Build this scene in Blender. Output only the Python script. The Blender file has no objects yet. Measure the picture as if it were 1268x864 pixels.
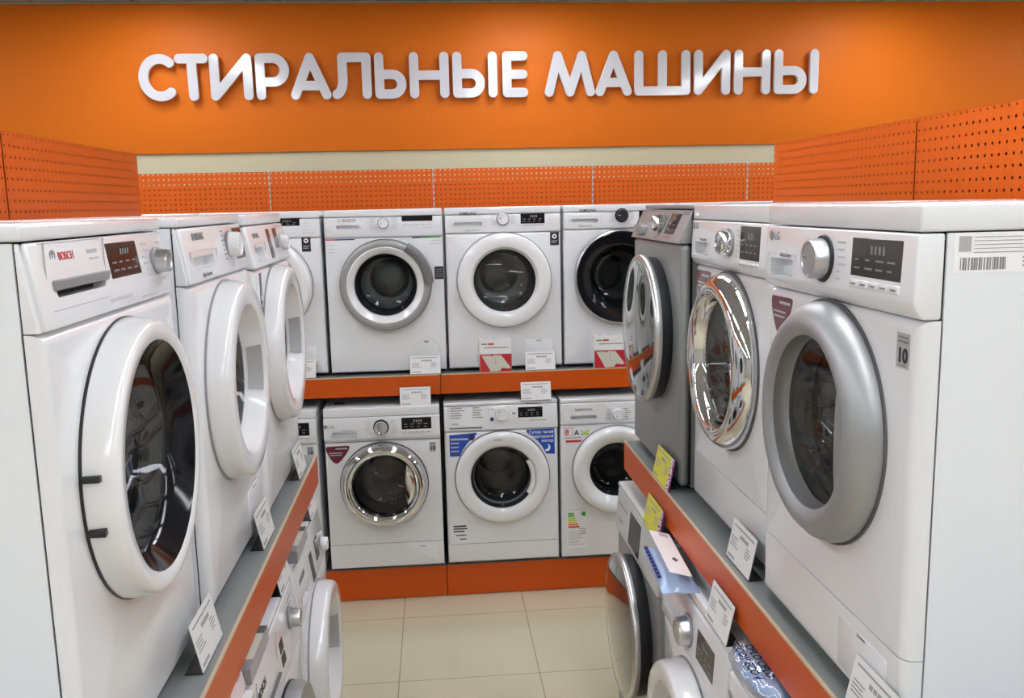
import bpy, bmesh, math, random
from mathutils import Vector, Matrix
import numpy as np
random.seed(7)
C = bpy.context.scene.collection
PI = math.pi
SHELF = 1.2206          # top of the raised shelf
LIFT = .0016
DECK = 0.1764           # top of the base deck
CEIL = 3.37

# ------------------------------------------------------------------ materials
def mat(name, col, rough=.4, metal=0, coat=0, spec=.5, bump=0, bscale=40, emit=None, estr=0, alpha=None):
    m = bpy.data.materials.new(name); m.use_nodes = True
    nt = m.node_tree; b = nt.nodes['Principled BSDF']
    b.inputs['Base Color'].default_value = (*col, 1)
    b.inputs['Roughness'].default_value = rough
    b.inputs['Metallic'].default_value = metal
    b.inputs['Coat Weight'].default_value = coat
    b.inputs['Coat Roughness'].default_value = .06
    b.inputs['Specular IOR Level'].default_value = spec
    if emit:
        b.inputs['Emission Color'].default_value = (*emit, 1); b.inputs['Emission Strength'].default_value = estr
    if bump:
        tc = nt.nodes.new('ShaderNodeTexCoord'); n = nt.nodes.new('ShaderNodeTexNoise'); bp = nt.nodes.new('ShaderNodeBump')
        n.inputs['Scale'].default_value = bscale; n.inputs['Detail'].default_value = 3
        bp.inputs['Strength'].default_value = bump; bp.inputs['Distance'].default_value = .002
        nt.links.new(tc.outputs['Object'], n.inputs['Vector']); nt.links.new(n.outputs['Fac'], bp.inputs['Height'])
        nt.links.new(bp.outputs['Normal'], b.inputs['Normal'])
    return m

def glass_mat(name, tint, gl=1.0, rough=.02, bump=0, edge=.5, extra=.045, stretch=(1, 1, 1), bscale=14):
    m = bpy.data.materials.new(name); m.use_nodes = True
    nt = m.node_tree; N = nt.nodes; L = nt.links
    N.remove(N['Principled BSDF']); out = N['Material Output']
    t = N.new('ShaderNodeBsdfTransparent'); t.inputs[0].default_value = (*tint, 1)
    g = N.new('ShaderNodeBsdfGlossy'); g.inputs['Color'].default_value = (gl, gl, gl, 1); g.inputs['Roughness'].default_value = rough
    f = N.new('ShaderNodeLayerWeight'); f.inputs['Blend'].default_value = .5
    pw = N.new('ShaderNodeMath'); pw.operation = 'POWER'; pw.inputs[1].default_value = 4.0
    ad = N.new('ShaderNodeMath'); ad.operation = 'MULTIPLY_ADD'; ad.use_clamp = True; ad.inputs[1].default_value = edge; ad.inputs[2].default_value = extra
    L.new(f.outputs['Facing'], pw.inputs[0])
    mx = N.new('ShaderNodeMixShader')
    L.new(pw.outputs[0], ad.inputs[0]); L.new(ad.outputs[0], mx.inputs[0]); L.new(t.outputs[0], mx.inputs[1]); L.new(g.outputs[0], mx.inputs[2])
    L.new(mx.outputs[0], out.inputs['Surface'])
    if bump:
        tc = N.new('ShaderNodeTexCoord'); mp = N.new('ShaderNodeMapping'); n = N.new('ShaderNodeTexNoise'); bp = N.new('ShaderNodeBump')
        mp.inputs['Scale'].default_value = stretch
        n.inputs['Scale'].default_value = bscale; n.inputs['Detail'].default_value = 2; n.inputs['Distortion'].default_value = .6
        bp.inputs['Strength'].default_value = bump; bp.inputs['Distance'].default_value = .01
        L.new(tc.outputs['Object'], mp.inputs['Vector']); L.new(mp.outputs[0], n.inputs['Vector'])
        L.new(n.outputs['Fac'], bp.inputs['Height'])
        L.new(bp.outputs['Normal'], g.inputs['Normal']); L.new(bp.outputs['Normal'], f.inputs['Normal'])
    return m

M = dict(
    white=mat('white enamel', (.77, .78, .80), .24, coat=.5),
    plastic=mat('white plastic', (.79, .79, .80), .22, coat=.6),
    side=mat('white side steel', (.77, .785, .82), .38),
    silver=mat('silver paint', (.36, .365, .37), .42, metal=.55),
    palesilver=mat('pale silver plastic', (.62, .63, .63), .30, metal=.15),
    silverbody=mat('silver enamel', (.27, .28, .275), .38, metal=.35),
    darksilver=mat('dark silver plastic', (.17, .17, .17), .38, metal=.3),
    chrome=mat('chrome', (.74, .75, .76), .04, metal=1),
    brushed=mat('brushed aluminium', (.60, .60, .61), .30, metal=1),
    steel=mat('drum steel', (.42, .42, .43), .30, metal=1, bump=.6, bscale=60),
    rubber=mat('grey rubber', (.10, .10, .105), .5),
    black=mat('black plastic', (.012, .012, .014), .35),
    gap=mat('dark gap', (.02, .02, .022), .8),
    screen=mat('black screen', (.010, .009, .010), .16, spec=.2),
    brownscreen=mat('brown tinted screen', (.040, .033, .030), .14, spec=.35),
    blackgloss=mat('black gloss', (.006, .006, .008), .10, spec=.35),
    ink=mat('grey ink', (.22, .22, .23), .6),
    cardink=mat('card ink', (.33, .33, .34), .6),
    lightink=mat('pale grey ink', (.50, .50, .52), .6),
    blackink=mat('black ink', (.03, .03, .035), .6),
    redink=mat('red ink', (.55, .03, .04), .5),
    whiteink=mat('white ink', (.85, .85, .85), .5),
    maroon=mat('maroon film', (.13, .010, .030), .3, coat=.3),
    grey=mat('grey tag', (.42, .42, .43), .4),
    midgrey=mat('mid grey plastic', (.27, .27, .28), .4),
    blue=mat('blue sticker', (.012, .075, .42), .35),
    navy=mat('navy', (.02, .03, .16), .4),
    paper=mat('white card', (.80, .80, .80), .45, coat=.2),
    yellow=mat('yellow card', (.70, .66, .04), .4, coat=.2),
    purple=mat('purple strip', (.24, .01, .16), .4),
    pink=mat('pinkish card', (.80, .66, .66), .45),
    red=mat('red print', (.50, .02, .03), .4, coat=.2),
    beige=mat('beige print', (.62, .60, .52), .5),
    green=mat('green print', (.06, .36, .08), .5),
    lime=mat('lime print', (.45, .62, .05), .5),
    amber=mat('amber print', (.85, .55, .03), .5),
    orangeprint=mat('orange print', (.80, .22, .02), .5),
    orange=mat('orange shelf paint', (.58, .085, .006), .32, spec=.3),
    shelfgrey=mat('grey shelf steel', (.235, .25, .245), .42, metal=.2),
    backgrey=mat('grey back panel', (.16, .17, .18), .5),
    holeshade=mat('orange hole shade', (.20, .036, .005), .6),  # painted shade that shows through the panel holes
    edge=mat('bare shelf edge', (.55, .42, .28), .4),
    post=mat('white post', (.62, .60, .58), .4),
    cream=mat('cream wall paint', (.66, .62, .42), .7, bump=.05, bscale=200),
    wallgrey=mat('pale grey wall paint', (.50, .49, .47), .8),
    signorange=mat('orange wall panel', (.76, .178, .010), .5, spec=.2),
    sign=mat('white sign acrylic', (.73, .74, .78), .12, coat=.6),
    signside=mat('sign edge', (.30, .22, .20), .4),
    lamp=mat('lamp diffuser', (.9, .9, .9), .5, emit=(.94, .968, 1.03), estr=14.9),
    lampframe=mat('lamp frame', (.75, .75, .75), .4),
    bluebag=mat('pale blue pack', (.40, .52, .74), .3, coat=.4),
    glass=glass_mat('door glass', (.40, .42, .43), 1.0, .015, edge=.25, extra=.035),
    darkglass=glass_mat('dark door glass', (.25, .26, .27), 1.0, .015, edge=.25),
    film=glass_mat('clear wrap', (.97, .97, .98), 1.0, .04, edge=.3, extra=.036),
    mirrorglass=mat('smoked mirror glass', (.035, .04, .035), .05, coat=1, spec=.9),
    bag=glass_mat('milky film bag', (.86, .89, .93), 1.0, .12, bump=.6, extra=.14, bscale=25),
    acrylic=glass_mat('clear acrylic', (.94, .95, .95), 1.0, .03),
)
def perforated():
    m = mat('perforated orange steel', (.68, .112, .006), .40, spec=.25)
    nt = m.node_tree; N = nt.nodes; L = nt.links; b = N['Principled BSDF']; out = N['Material Output']
    tc = N.new('ShaderNodeTexCoord'); sp = N.new('ShaderNodeSeparateXYZ'); L.new(tc.outputs['Object'], sp.inputs[0])
    def m2(op, a, v=None):
        n = N.new('ShaderNodeMath'); n.operation = op
        L.new(a, n.inputs[0])
        if v is not None:
            if isinstance(v, float): n.inputs[1].default_value = v
            else: L.new(v, n.inputs[1])
        return n.outputs[0]
    def cell(o): return m2('MULTIPLY', m2('SUBTRACT', m2('FRACT', m2('MULTIPLY', o, 1 / .03)), .5), .03)
    x, z = cell(sp.outputs['X']), cell(sp.outputs['Z'])
    r = m2('SQRT', m2('ADD', m2('MULTIPLY', x, x), m2('MULTIPLY', z, z)))
    hole = m2('LESS_THAN', r, .0044)
    t = N.new('ShaderNodeBsdfTransparent'); mx = N.new('ShaderNodeMixShader')
    L.new(hole, mx.inputs[0]); L.new(b.outputs[0], mx.inputs[1]); L.new(t.outputs[0], mx.inputs[2]); L.new(mx.outputs[0], out.inputs['Surface'])
    return m
M['perf'] = perforated()
def tiled(name, px, py, x0, y0, c1, c2, grout, rough, gw, coat=0):
    m = mat(name, c1, rough, coat=coat)
    nt = m.node_tree; N = nt.nodes; L = nt.links; b = N['Principled BSDF']
    tc = N.new('ShaderNodeTexCoord'); sp = N.new('ShaderNodeSeparateXYZ'); L.new(tc.outputs['Object'], sp.inputs[0])
    def mm(op, a, v=None):
        n = N.new('ShaderNodeMath'); n.operation = op
        if isinstance(a, float): n.inputs[0].default_value = a
        else: L.new(a, n.inputs[0])
        if v is not None:
            if isinstance(v, float): n.inputs[1].default_value = v
            else: L.new(v, n.inputs[1])
        return n.outputs[0]
    def ln(o, p, s):
        f = mm('FRACT', mm('DIVIDE', mm('SUBTRACT', o, s), p))
        return mm('LESS_THAN', mm('MINIMUM', f, mm('SUBTRACT', 1.0, f)), gw / p)
    g = mm('MAXIMUM', ln(sp.outputs['X'], px, x0), ln(sp.outputs['Y'], py, y0))
    n = N.new('ShaderNodeTexNoise'); n.inputs['Scale'].default_value = 3; n.inputs['Detail'].default_value = 5
    L.new(tc.outputs['Object'], n.inputs['Vector'])
    a = N.new('ShaderNodeMix'); a.data_type = 'RGBA'; a.inputs[6].default_value = (*c1, 1); a.inputs[7].default_value = (*c2, 1)
    L.new(n.outputs['Fac'], a.inputs[0])
    k = N.new('ShaderNodeMix'); k.data_type = 'RGBA'; k.inputs[7].default_value = (*grout, 1)
    L.new(g, k.inputs[0]); L.new(a.outputs[2], k.inputs[6]); L.new(k.outputs[2], b.inputs['Base Color'])
    return m
M['floor'] = tiled('beige floor tile', .629, .63, -.222, 3.765, (.56, .51, .36), (.62, .565, .41), (.30, .27, .18), .12, .0022, coat=.25)
M['ceil'] = tiled('grey ceiling tile', .6, .6, 0., 0., (.40, .40, .41), (.44, .44, .45), (.2, .2, .2), .8, .008)

# ------------------------------------------------------------------ mesh helpers
class MB:
    """collects shapes and links them as ONE mesh object"""
    def __init__(s): s.bm = bmesh.new()
    def _add(s, vs, fs, smooth=True):
        v = [s.bm.verts.new(p) for p in vs]
        out = []
        for f in fs:
            try: out.append(s.bm.faces.new([v[i] for i in f]))
            except ValueError: pass
        return v, out
    def box(s, x0, x1, y0, y1, z0, z1, bev=0, seg=2):
        b = bmesh.new(); bmesh.ops.create_cube(b, size=1)
        for v in b.verts:
            v.co = Vector(((x0 + x1) / 2 + v.co.x * (x1 - x0), (y0 + y1) / 2 + v.co.y * (y1 - y0), (z0 + z1) / 2 + v.co.z * (z1 - z0)))
        if bev: bmesh.ops.bevel(b, geom=b.edges[:], offset=bev, segments=seg, affect='EDGES', profile=.5, clamp_overlap=True)
        s.merge(b); return s
    def merge(s, b, mtx=None):
        me = bpy.data.meshes.new('t')
        if mtx is not None: b.transform(mtx)
        b.to_mesh(me); b.free(); s.bm.from_mesh(me); bpy.data.meshes.remove(me)
    def poly(s, pts, y0, y1, bev=0):
        """polygon of (x,z) extruded from y0 (front) to y1"""
        b = bmesh.new(); n = len(pts)
        A = [b.verts.new((x, y0, z)) for x, z in pts]; B = [b.verts.new((x, y1, z)) for x, z in pts]
        b.faces.new(A); b.faces.new(B[::-1])
        for i in range(n): b.faces.new((A[i], B[i], B[(i + 1) % n], A[(i + 1) % n]))
        bmesh.ops.recalc_face_normals(b, faces=b.faces[:])
        if bev:
            e = [e for e in b.edges if all(abs(v.co.y - y0) < 1e-7 for v in e.verts)]
            bmesh.ops.bevel(b, geom=e, offset=bev, segments=2, affect='EDGES', profile=.5, clamp_overlap=True)
        s.merge(b); return s
    def rrect(s, x0, x1, z0, z1, r, y0, y1, bev=0, n=4):
        pts = []
        for cx, cz, a in ((x1 - r, z1 - r, 0), (x0 + r, z1 - r, 90), (x0 + r, z0 + r, 180), (x1 - r, z0 + r, 270)):
            for k in range(n + 1):
                t = math.radians(a + 90 * k / n); pts.append((cx + r * math.cos(t), cz + r * math.sin(t)))
        return s.poly(pts, y0, y1, bev)
    def prism(s, prof, x0, x1, bev=0, seg=3):
        """profile of (y,z) extruded along x"""
        b = bmesh.new(); n = len(prof)
        A = [b.verts.new((x0, y, z)) for y, z in prof]; B = [b.verts.new((x1, y, z)) for y, z in prof]
        b.faces.new(A); b.faces.new(B[::-1])
        for i in range(n): b.faces.new((A[i], B[i], B[(i + 1) % n], A[(i + 1) % n]))
        bmesh.ops.recalc_face_normals(b, faces=b.faces[:])
        if bev: bmesh.ops.bevel(b, geom=b.edges[:], offset=bev, segments=seg, affect='EDGES', profile=.5, clamp_overlap=True)
        s.merge(b); return s
    def lathe(s, prof, cx=0, cz=0, n=72, th0=0, th1=360, axis='y', flip=False):
        """(r, off) turned around the axis that points out of the front (-y)"""
        full = abs(th1 - th0) >= 360; k = n if full else n + 1
        vs = []
        for r, o in prof:
            for i in range(k):
                t = math.radians(th0 + (th1 - th0) * i / n)
                if axis == 'y': vs.append((cx + r * math.cos(t), -o, cz + r * math.sin(t)))
                else: vs.append((cx + r * math.cos(t), cz + r * math.sin(t), o))
        fs = []
        for j in range(len(prof) - 1):
            for i in range(n):
                a, b_ = i, (i + 1) % k
                fs.append((j * k + a, j * k + b_, (j + 1) * k + b_, (j + 1) * k + a))
        b = bmesh.new(); v = [b.verts.new(p) for p in vs]
        for f in fs: b.faces.new([v[i] for i in f])
        bmesh.ops.remove_doubles(b, verts=b.verts[:], dist=1e-6)
        bmesh.ops.recalc_face_normals(b, faces=b.faces[:])
        s.merge(b); return s
    def holed_plate(s, w, z0, z1, y0, y1, cx, cz, r, edge=.012, n=96, foot=None):
        """upright plate with a round hole and softened edges"""
        hx, hz, mz = w / 2, (z1 - z0) / 2, (z0 + z1) / 2
        ang = sorted(set([2 * PI * i / n for i in range(n)] + [math.atan2(sz * hz + mz - cz, sx * hx - cx) % (2 * PI) for sx in (1, -1) for sz in (1, -1)]))
        base = []
        for t in ang:
            dx, dz = math.cos(t), math.sin(t); ks = []
            if dx > 1e-9: ks.append((hx - cx) / dx)
            if dx < -1e-9: ks.append((-hx - cx) / dx)
            if dz > 1e-9: ks.append((z1 - cz) / dz)
            if dz < -1e-9: ks.append((z0 - cz) / dz)
            k = min(ks); base.append((cx + k * dx, cz + k * dz))
        fz = 1 if foot is None else foot / edge
        def inset(e): return [(max(-hx + e, min(hx - e, x)), max(z0 + e * fz, min(z1 - e, z))) for x, z in base]
        loops = [[(cx + r * math.cos(t), y1, cz + r * math.sin(t)) for t in ang], [(cx + r * math.cos(t), y0, cz + r * math.sin(t)) for t in ang]]
        for q in range(5):
            a = PI / 2 * q / 4; e = edge * (1 - math.sin(a)); loops.append([(x, y0 + edge * (1 - math.cos(a)), z) for x, z in inset(e)])
        loops.append([(x, y1, z) for x, z in inset(0)])
        b = bmesh.new(); k = len(ang)
        V = [[b.verts.new(p) for p in lp] for lp in loops]
        for j in range(len(V) - 1):
            for i in range(k):
                b.faces.new((V[j][i], V[j][(i + 1) % k], V[j + 1][(i + 1) % k], V[j + 1][i]))
        bmesh.ops.remove_doubles(b, verts=b.verts[:], dist=1e-6)
        bmesh.ops.recalc_face_normals(b, faces=b.faces[:])
        s.merge(b); return s
    def bars(s, items, y, t=.0006):
        for x0, x1, z0, z1 in items: s.box(x0, x1, y - t, y, z0, z1)
        return s
    def build(s, name, m, parent=None, loc=None, sharp=35):
        me = bpy.data.meshes.new(name); s.bm.to_mesh(me); s.bm.free()
        for p in me.polygons: p.use_smooth = True
        me.set_sharp_from_angle(angle=math.radians(sharp))
        me.materials.append(M[m] if isinstance(m, str) else m)
        o = bpy.data.objects.new(name, me); C.objects.link(o)
        if parent is not None: o.parent = parent
        if loc: o.location = loc
        return o

def tag(o, label=None, cat=None, group=None, kind=None):
    if label: o['label'] = label
    if cat: o['category'] = cat
    if group: o['group'] = group
    if kind: o['kind'] = kind
    return o
def thing(name, label, cat, loc=(0, 0, 0), rz=0, group=None):
    o = bpy.data.objects.new(name, None); C.objects.link(o)
    o.empty_display_size = .1; o.location = loc; o.rotation_euler = (0, 0, rz)
    return tag(o, label, cat, group)
def copy_tree(o, parent=None):
    c = o.copy(); C.objects.link(c)
    if parent is not None: c.parent = parent
    for ch in list(o.children): copy_tree(ch, c)
    return c
def evaluated_mesh(o, name):
    bpy.context.view_layer.update()
    dg = bpy.context.evaluated_depsgraph_get()
    me = bpy.data.meshes.new_from_object(o.evaluated_get(dg)); me.name = name
    return me
def lettering(name, body, size, x, z, y, m, parent, align='LEFT', extrude=.0003, bold=0, rot=0, wide=1, tilt=0):
    cu = bpy.data.curves.new(name, 'FONT'); cu.body = body; cu.size = size; cu.align_x = align; cu.extrude = extrude; cu.offset = bold
    cu.resolution_u = 3
    t = bpy.data.objects.new(name, cu); C.objects.link(t)
    me = evaluated_mesh(t, name); bpy.data.objects.remove(t); bpy.data.curves.remove(cu)
    me.transform(Matrix.Translation((x, y - extrude, z)) @ Matrix.Rotation(-tilt, 4, 'X') @ Matrix.Rotation(-rot, 4, 'Y') @ Matrix.Rotation(PI / 2, 4, 'X') @ Matrix.Diagonal((wide, 1, 1, 1)))
    me.materials.clear(); me.materials.append(M[m])
    o = bpy.data.objects.new(name, me); C.objects.link(o); o.parent = parent
    return o
def cut(o, cutter):
    """boolean-cut a pocket out of a part"""
    bm_o = cutter.build('cutter', 'white', o.parent)
    md = o.modifiers.new('b', 'BOOLEAN'); md.operation = 'DIFFERENCE'; md.solver = 'EXACT'; md.object = bm_o
    me = evaluated_mesh(o, o.name); o.modifiers.clear(); old = o.data; o.data = me
    bpy.data.objects.remove(bm_o)
    for p in me.polygons: p.use_smooth = True
    me.set_sharp_from_angle(angle=math.radians(30))
    return o

# ------------------------------------------------------------------ washing machine kit (front at y=0 facing -y, base at z=0)
def bars_text(rows, y):
    return MB().bars(rows, y)
class Washer:
    def __init__(s, label, loc, rz, group, w=.598, h=.852, d=.55, body='white', side='side', ctrl=.70, lid=.035, lean=0., proud=.004,
                 hole=.17, cz=.475, cx=0, kick=None, edge=.014, lidcol=None, ctrlcol=None, drum=True, lidproud=.004, lip=0, f=.032, cap=0):
        s.w, s.h, s.d, s.cz, s.cx = w, h, d, cz, cx
        s.root = R = thing('washing_machine', label, 'washing machine', loc, rz, group)
        x = w / 2
        # open-fronted cabinet shell
        b = bmesh.new(); z0, z1 = .014, h - lid - .002
        b.free()
        mb = MB()
        mb.box(-x, -x + .004, f + .003, d, z0, z1); mb.box(x - .004, x, f + .003, d, z0, z1)
        mb.box(-x + .004, x - .004, d - .004, d, z0, z1); mb.box(-x + .004, x - .004, f + .003, d - .004, z0, z0 + .004)
        mb.build('cabinet', side, R)
        # top lid
        MB().box(-x, x, lean - lidproud, d, h - lid, h, bev=min(.005, lid * .25), seg=3).build('top_lid', lidcol or body, R)
        s.top = h - lid - .0025; s.ctrl = ctrl; s.lean = lean; s.proud = proud
        zb = .016 if kick is None else kick
        if drum:
            MB().holed_plate(w, zb, ctrl - .0015, 0, f, cx, cz, hole, edge, foot=.0015 if kick else None).build('front_panel', body, R)
        else:
            MB().box(-x, x, 0, f, zb, ctrl - .0015, bev=edge, seg=4).build('front_panel', body, R)
        if kick is not None:
            kb = bmesh.new(); bmesh.ops.create_cube(kb, size=1)
            for v in kb.verts: v.co = Vector((v.co.x * w, f / 2 + v.co.y * f, (.016 + kick - .0016) / 2 + v.co.z * (kick - .0176)))
            bmesh.ops.bevel(kb, geom=[e for e in kb.edges if all(v.co.y < .001 for v in e.verts) and (abs(e.verts[0].co.x - e.verts[1].co.x) < .001 or e.verts[0].co.z < .05 and e.verts[1].co.z < .05)], offset=edge * .9, segments=4, affect='EDGES', profile=.5)
            km = MB(); km.merge(kb); km.build('kick_plate', body, R)
        # dark sheet added right behind the joints so the seams read as shade
        MB().box(-x + .006, x - .006, f + .001, f + .008, .03, cz - hole - .03).box(-x + .006, x - .006, f + .001, f + .008, ctrl - .012, s.top - .01).box(-x + .006, -x + .03, f + .002, f + .007, cz - hole - .031, ctrl - .011).box(x - .03, x - .006, f + .002, f + .007, cz - hole - .031, ctrl - .011).build('seam_shade', 'gap', R)
        # control fascia
        pr = [(f, ctrl), (f, s.top), (lean - proud, s.top), (-proud, ctrl)]
        if lip: pr = [(f, ctrl), (f, s.top), (lean - proud, s.top), (-proud, ctrl + lip), (-proud * .7, ctrl + lip * .55), (-proud * .15, ctrl + lip * .18), (.004, ctrl)]
        if cap:
            for sg in (-1, 1):
                MB().prism([(f, ctrl), (f, s.top), (lean - proud + .007, s.top), (.003, ctrl)], min(sg * x, sg * (x - cap)), max(sg * x, sg * (x - cap)), bev=.002).build('end_cap', body, R)
        s.panel = MB().prism(pr, -x + cap, x - cap, bev=min(.007, edge), seg=3).build('control_panel', ctrlcol or body, R)
        for fx in (-1, 1):
            for fy in (.06, d - .06):
                MB().lathe([(0, 0), (.02, 0), (.018, .016), (0, .016)], fx * (x - .05), fy, 16, axis='z').build('foot', 'black', R)
        if drum: s.make_drum(hole)
    def py(s, z):
        """y of the fascia surface at height z"""
        k = (z - s.ctrl) / (s.top - s.ctrl)
        return -s.proud + s.lean * max(0, min(1, k)) if z > s.ctrl else 0
    def make_drum(s, r):
        R = s.root; dr = .23 if r > .15 else .2
        MB().lathe([(r - .001, -.002), (r - .008, -.02), (r - .022, -.035), (r - .012, -.05), (r - .03, -.075), (r - .035, -.10)], s.cx, s.cz, 64).build('door_gasket', 'rubber', R)
        rr = r - .030
        dm = MB().lathe([(rr, -.095), (dr, -.125), (dr, -.40), (dr - .03, -.43), (.11, -.44), (.085, -.41), (.05, -.405), (0, -.405)], s.cx, s.cz, 64)
        dm.build('drum', 'steel', R)
        for a in (90, 210, 330):
            t = math.radians(a); b = bmesh.new(); bmesh.ops.create_cube(b, size=1)
            for v in b.verts: v.co = Vector((v.co.x * (.05 if v.co.z > 0 else .025), v.co.y * .24, v.co.z * .05))
            bmesh.ops.bevel(b, geom=b.edges[:], offset=.006, segments=2, affect='EDGES')
            m = Matrix.Translation((s.cx + (dr - .028) * math.cos(t), .27, s.cz + (dr - .028) * math.sin(t))) @ Matrix.Rotation(PI / 2 - t, 4, 'Y')
            k = MB(); k.merge(b, m); k.build('drum_paddle', 'midgrey', R)
    # --- doors
    def door(s, prof, m, n=88):
        s.d_ = MB().lathe(prof, s.cx, s.cz, n).build('door', m, s.root, sharp=50); return s.d_
    def ring(s, name, prof, m, th0=0, th1=360, n=72, parent=None):
        o = MB().lathe(prof, s.cx, s.cz, n, th0, th1).build(name, m, parent or s.d_, sharp=50); return o
    def bowl(s, r, off, m='glass', depth=.10):
        return s.ring('door_glass', [(r, off), (r * .97, off - .012), (r * .90, off - .055), (r * .80, off - depth * .9), (r * .66, off - depth), (r * .35, off - depth * .94), (0, off - depth * .90)], m)
    def film(s, r, off):
        """clear protective wrap stretched over the door opening"""
        rng = np.random.RandomState(int(s.cz * 1e4) + int(r * 1e5) + int(abs(s.root.location.y) * 100)); nr, nt = 90, 180
        q = np.linspace(0, 1, nr)[:, None]; t = np.linspace(0, 2 * PI, nt, endpoint=False)[None, :]
        X = r * q * np.cos(t); Z = r * q * np.sin(t); O = off - .010 * (1 - q) ** 2 + 0 * X
        for i in range(9):
            zc = rng.uniform(-.9, -.05) * r if i < 6 else rng.uniform(0, .8) * r; sl = rng.uniform(-.25, .25); amp = rng.uniform(.8, 1.8); xc = rng.uniform(-.6, .6) * r; ln = rng.uniform(.25, .7) * r
            dd = Z - zc - sl * (X - xc) - .006 * np.sin(X * rng.uniform(30, 60) + rng.uniform(0, 6))
            O = O + .0022 * amp * np.exp(-(dd / .0028) ** 2) * np.exp(-((X - xc) / ln) ** 4) * np.clip((1 - q) * 8, 0, 1)
        P_ = np.stack([s.cx + X, -O, s.cz + Z], -1).reshape(-1, 3)
        F_ = [(j * nt + i, j * nt + (i + 1) % nt, (j + 1) * nt + (i + 1) % nt, (j + 1) * nt + i) for j in range(nr - 1) for i in range(nt)]
        me = bpy.data.meshes.new('f'); me.from_pydata(P_.tolist(), [], F_)
        b = bmesh.new(); b.from_mesh(me); bpy.data.meshes.remove(me); bmesh.ops.remove_doubles(b, verts=b.verts[:], dist=1e-7)
        k = MB(); k.merge(b); return k.build('protective_film', 'film', s.d_, sharp=180)
    # --- fascia fittings
    def drawer(s, x0, x1, z0, z1, plate=None, grip=None, r=.004, depth=.028):
        """pocket cut in the fascia; optional drawer face outline and grip bar"""
        y = s.py((z0 + z1) / 2)
        cut(s.panel, MB().rrect(x0, x1, z0, z1, r, y - .02, y + depth))
        p = MB()
        X0, X1, Z0, Z1 = plate or (x0 - .012, x1 + .012, z0 - .010, z1 + .010)
        t = .0012
        for a in ((X0, X1, Z1 - t, Z1), (X0, X1, Z0, Z0 + t), (X0, X0 + t, Z0, Z1), (X1 - t, X1, Z0, Z1)): 
            zz = (a[2] + a[3]) / 2
            p.box(a[0], a[1], s.py(zz) - .0006, s.py(zz) + .002, a[2], a[3])
        o = p.build('detergent_drawer', 'lightink', s.root)
        if grip: MB().prism([(y - .007, z1 + .010), (y + .001, z1 + .010), (y + .010, z1 - .003), (y - .004, z1 - .004)], x0 - .008, x1 + .008, bev=.0015).build('drawer_grip', grip, o)
        return o
    def dial(s, x, z, r, m='plastic', base='lightink', h=.024, rb=None, mark='blackink'):
        y = s.py(z); rb = rb or r * 1.22
        o = MB().lathe([(rb, 0), (rb, .003), (rb - .002, .005), (r * .9, .005)], x, z, 40).build('program_dial', base, s.root, loc=(0, y, 0))
        k = MB().lathe([(r, .003), (r * .97, h * .8), (r * .90, h), (r * .82, h), (r * .76, h - .0025), (0, h - .0025)], x, z, 40).build('knob', m, o)
        k2 = MB(); a = math.radians(random.uniform(40, 150))
        k2.box(-.0012, .0012, -h + .0022, -h + .0032, r * .3, r * .75); k2.bm.transform(Matrix.Translation((x, 0, z)) @ Matrix.Rotation(-a, 4, 'Y'))
        k2.build('pointer_mark', mark, k); return o
    def display(s, x0, x1, z0, z1, m='screen', marks='ink', r=.003):
        a, b = s.py(z0) - .0012, s.py(z1) - .0012
        o = MB()
        o.prism([(a, z0), (b, z1), (b + .006, z1), (a + .006, z0)], x0, x1, bev=.0008, seg=1)
        o = o.build('display_screen', m, s.root)
        if marks:
            rows = []; W = x1 - x0; H = z1 - z0; t = MB()
            for i in range(4):
                xa = x0 + W * (.40 + .08 * i); t_ = s.py(z0 + H * .72) - .0014
                t.box(xa, xa + W * .045, t_ - .0004, t_, z0 + H * .60, z0 + H * .82)
            for rz in (.2, .42):
                for i in range(4):
                    xa = x0 + W * (.08 + .22 * i); t_ = s.py(z0 + H * rz) - .0014
                    t.box(xa, xa + W * random.uniform(.08, .16), t_ - .0004, t_, z0 + H * rz, z0 + H * (rz + .05))
            t.build('display_symbols', marks, o)
        return o
    def prints(s, rows, m='lightink', name='printed_text'):
        t = MB()
        for x0, x1, z, hh in rows:
            y = s.py(z) - .0002; t.box(x0, x1, y - .0005, y + .001, z - hh / 2, z + hh / 2)
        return t.build(name, m, s.root)
    def dial_prints(s, x, z, gap, n, dz, w=.035, m='lightink', sides=(-1, 1)):
        rows = []
        for sd in sides:
            for i in range(n):
                zz = z + (i - (n - 1) / 2) * dz; ww = random.uniform(.5, 1) * w; c = gap + .004 * abs(i - (n - 1) / 2) * -.6
                a = x + sd * c; b = x + sd * (c + ww); rows.append((min(a, b), max(a, b), zz, .0036))
        return s.prints(rows, m)
    def text(s, body, x, z, size, m='blackink', align='LEFT', bold=0.0, y=None, name='logo', wide=1):
        return lettering(name, body, size, x, z, (s.py(z) if y is None else y) - .0006, m, s.root, align, bold=bold, wide=wide, tilt=math.atan(s.lean / (s.top - s.ctrl)) if y is None and z > s.ctrl else 0)
    def sticker(s, pts, m, name='sticker', y=0, t=.0006):
        return MB().poly(pts, y - t, y + .0005).build(name, m, s.root)
    def on(s, parent, rows, m, y=0, name='printed_text', t=.0011):
        k = MB()
        for x0, x1, z, hh in rows: k.box(x0, x1, y - t, y, z - hh / 2, z + hh / 2)
        return k.build(name, m, parent)
    def filter_round(s, x, z, r):
        t = MB().lathe([(r, .0), (r, .0016), (r - .002, .0018), (r - .004, .0004)], x, z, 40, 0, 180); o = t.build('filter_cover', 'white', s.root)
        MB().box(x - .012, x + .012, -.0012, .001, z + r - .022, z + r - .014).build('release_slot', 'ink', o); return o
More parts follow.
